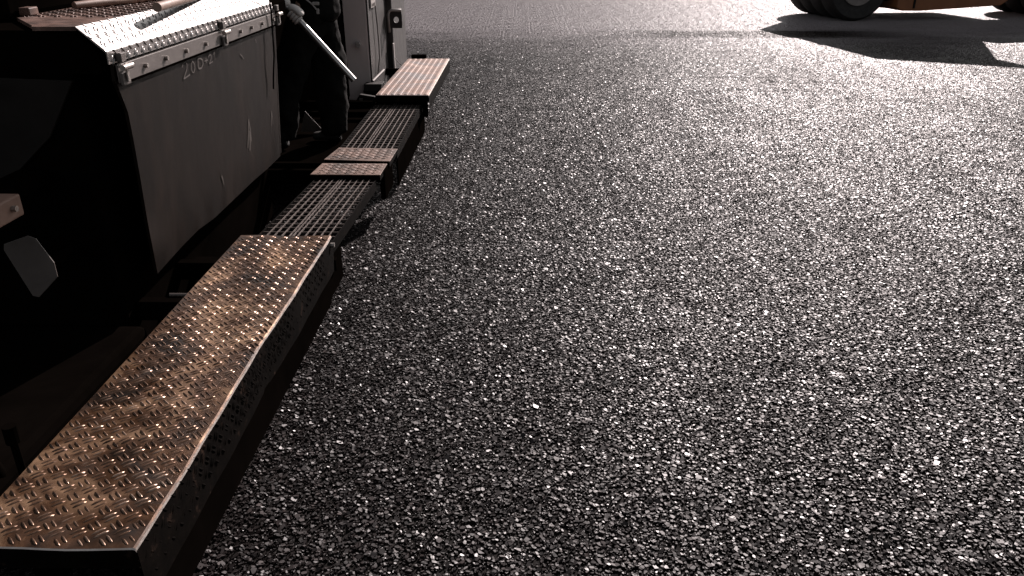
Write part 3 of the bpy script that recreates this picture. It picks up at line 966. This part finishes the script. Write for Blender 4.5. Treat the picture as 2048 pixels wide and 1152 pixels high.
# ------------------------------------------------------------------ roller in the background
RZ = .001
roller = empty('road_roller', (6.25, 16.0, RZ), 'orange pneumatic tyred road roller standing in the glare beyond the mat', 'road roller')
def wheel(cx, cy, rad=.60, w=.40):
    p = [(rad - .30, -w / 2 + .05), (rad - .06, -w / 2), (rad - .015, -w / 2 + .05), (rad, -w / 2 + .10), (rad + .002, 0), (rad, w / 2 - .10), (rad - .015, w / 2 - .05), (rad - .06, w / 2), (rad - .30, w / 2 - .05)]
    mb = MB(); mb.lathe(p, (cx, cy, RZ + rad), (0, 1, 0), 48)
    t = build('tyre', mb, M['rubber'], roller, smooth=True, auto=45)
    q = [(.04, -w / 2 + .10), (.20, -w / 2 + .12), (.24, -w / 2 + .06), (rad - .285, -w / 2 + .02), (rad - .285, w / 2 - .03), (.04, w / 2 - .06)]
    mb = MB(); mb.lathe(q, (cx, cy, RZ + rad), (0, 1, 0), 32)
    build('rim', mb, M['rim'], t, smooth=True, auto=40)
for k in range(4):
    wheel(6.25, 16.0 + k * .46, .62, .43)
for k in range(4):
    wheel(10.65, 15.75 + k * .50)
# belly tank
mb = MB()
mb.prism([(6.98, .66), (6.98, .25), (7.08, .20), (7.45, .19), (9.15, .27), (9.28, .36), (9.30, .66)], 'y', 15.65, 17.7, b=.02)
build('belly_tank', mb, M['orange'], roller)
mb = MB(); mb.box(7.30, 7.34, 15.635, 15.649, .24, .66, .003)
mb.box(7.0, 9.3, 15.66, 17.7, .665, .95, .02)
build('chassis', mb, M['dark'], roller)
mb = MB()
mb.prism([(5.36, .52), (5.08, 1.36), (5.2, 1.42), (6.4, 2.05), (6.98, 2.15), (6.98, 1.35), (5.6, 1.35), (5.55, .52)], 'y', 15.6, 16.75, b=.03)
build('hood', mb, M['orange'], roller)  # out of view; narrowed to trim the shadow it casts
mb = MB(); mb.prism([(7.02, .96), (7.02, 1.6), (7.9, 1.6), (8.7, 2.2), (10.9, 2.1), (11.6, 1.8), (11.6, 1.32), (9.6, 1.32), (9.4, .96)], 'y', 15.65, 17.7, b=.03)
build('rear_body', mb, M['orange'], roller)
for x in (6.75, 8.5):
    for y in (15.75, 17.6):
        mb = MB(); mb.box(x - .04, x + .04, y - .04, y + .04, 1.76, 2.92, .01)
        build('canopy_post', mb, M['dark'], roller)
mb = MB(); mb.prism([(6.62, 2.92), (6.70, 3.0), (8.8, 3.72), (8.88, 3.62)], 'y', 15.6, 17.8, b=.015)
build('canopy', mb, M['orange'], roller)  # out of view; roof raised and sloped to shape its shadow
mb = MB(); mb.prism([(6.80, 1.62), (6.80, 2.92), (8.6, 3.52), (8.6, 1.62)], 'y', 15.80, 17.5, b=.03)
build('cab_infill', mb, M['dark'], roller)  # out of view; block added to close the gap in the roller's shadow
mb = MB(); mb.box(6.95, 8.30, 15.785, 15.798, 1.85, 2.55, .004)
build('cab_window', mb, M['glass'], roller)
mb = MB(); mb.box(5.65, 5.78, 15.48, 15.595, 1.80, 1.93, .01)
build('headlight', mb, M['dark'], roller)
# wheel scraper bracket and hose between tyre and tank
mb = MB(); mb.box(6.86, 6.985, 15.95, 17.5, .36, .44, .01); mb.tube([(6.80, 15.8, .40), (6.88, 15.8, .46), (6.96, 15.8, .50)], .05, 8)
build('scraper', mb, M['black'], roller)
roller.location = (6.35, 16.35, RZ)
roller.rotation_euler = (0, 0, R(9))
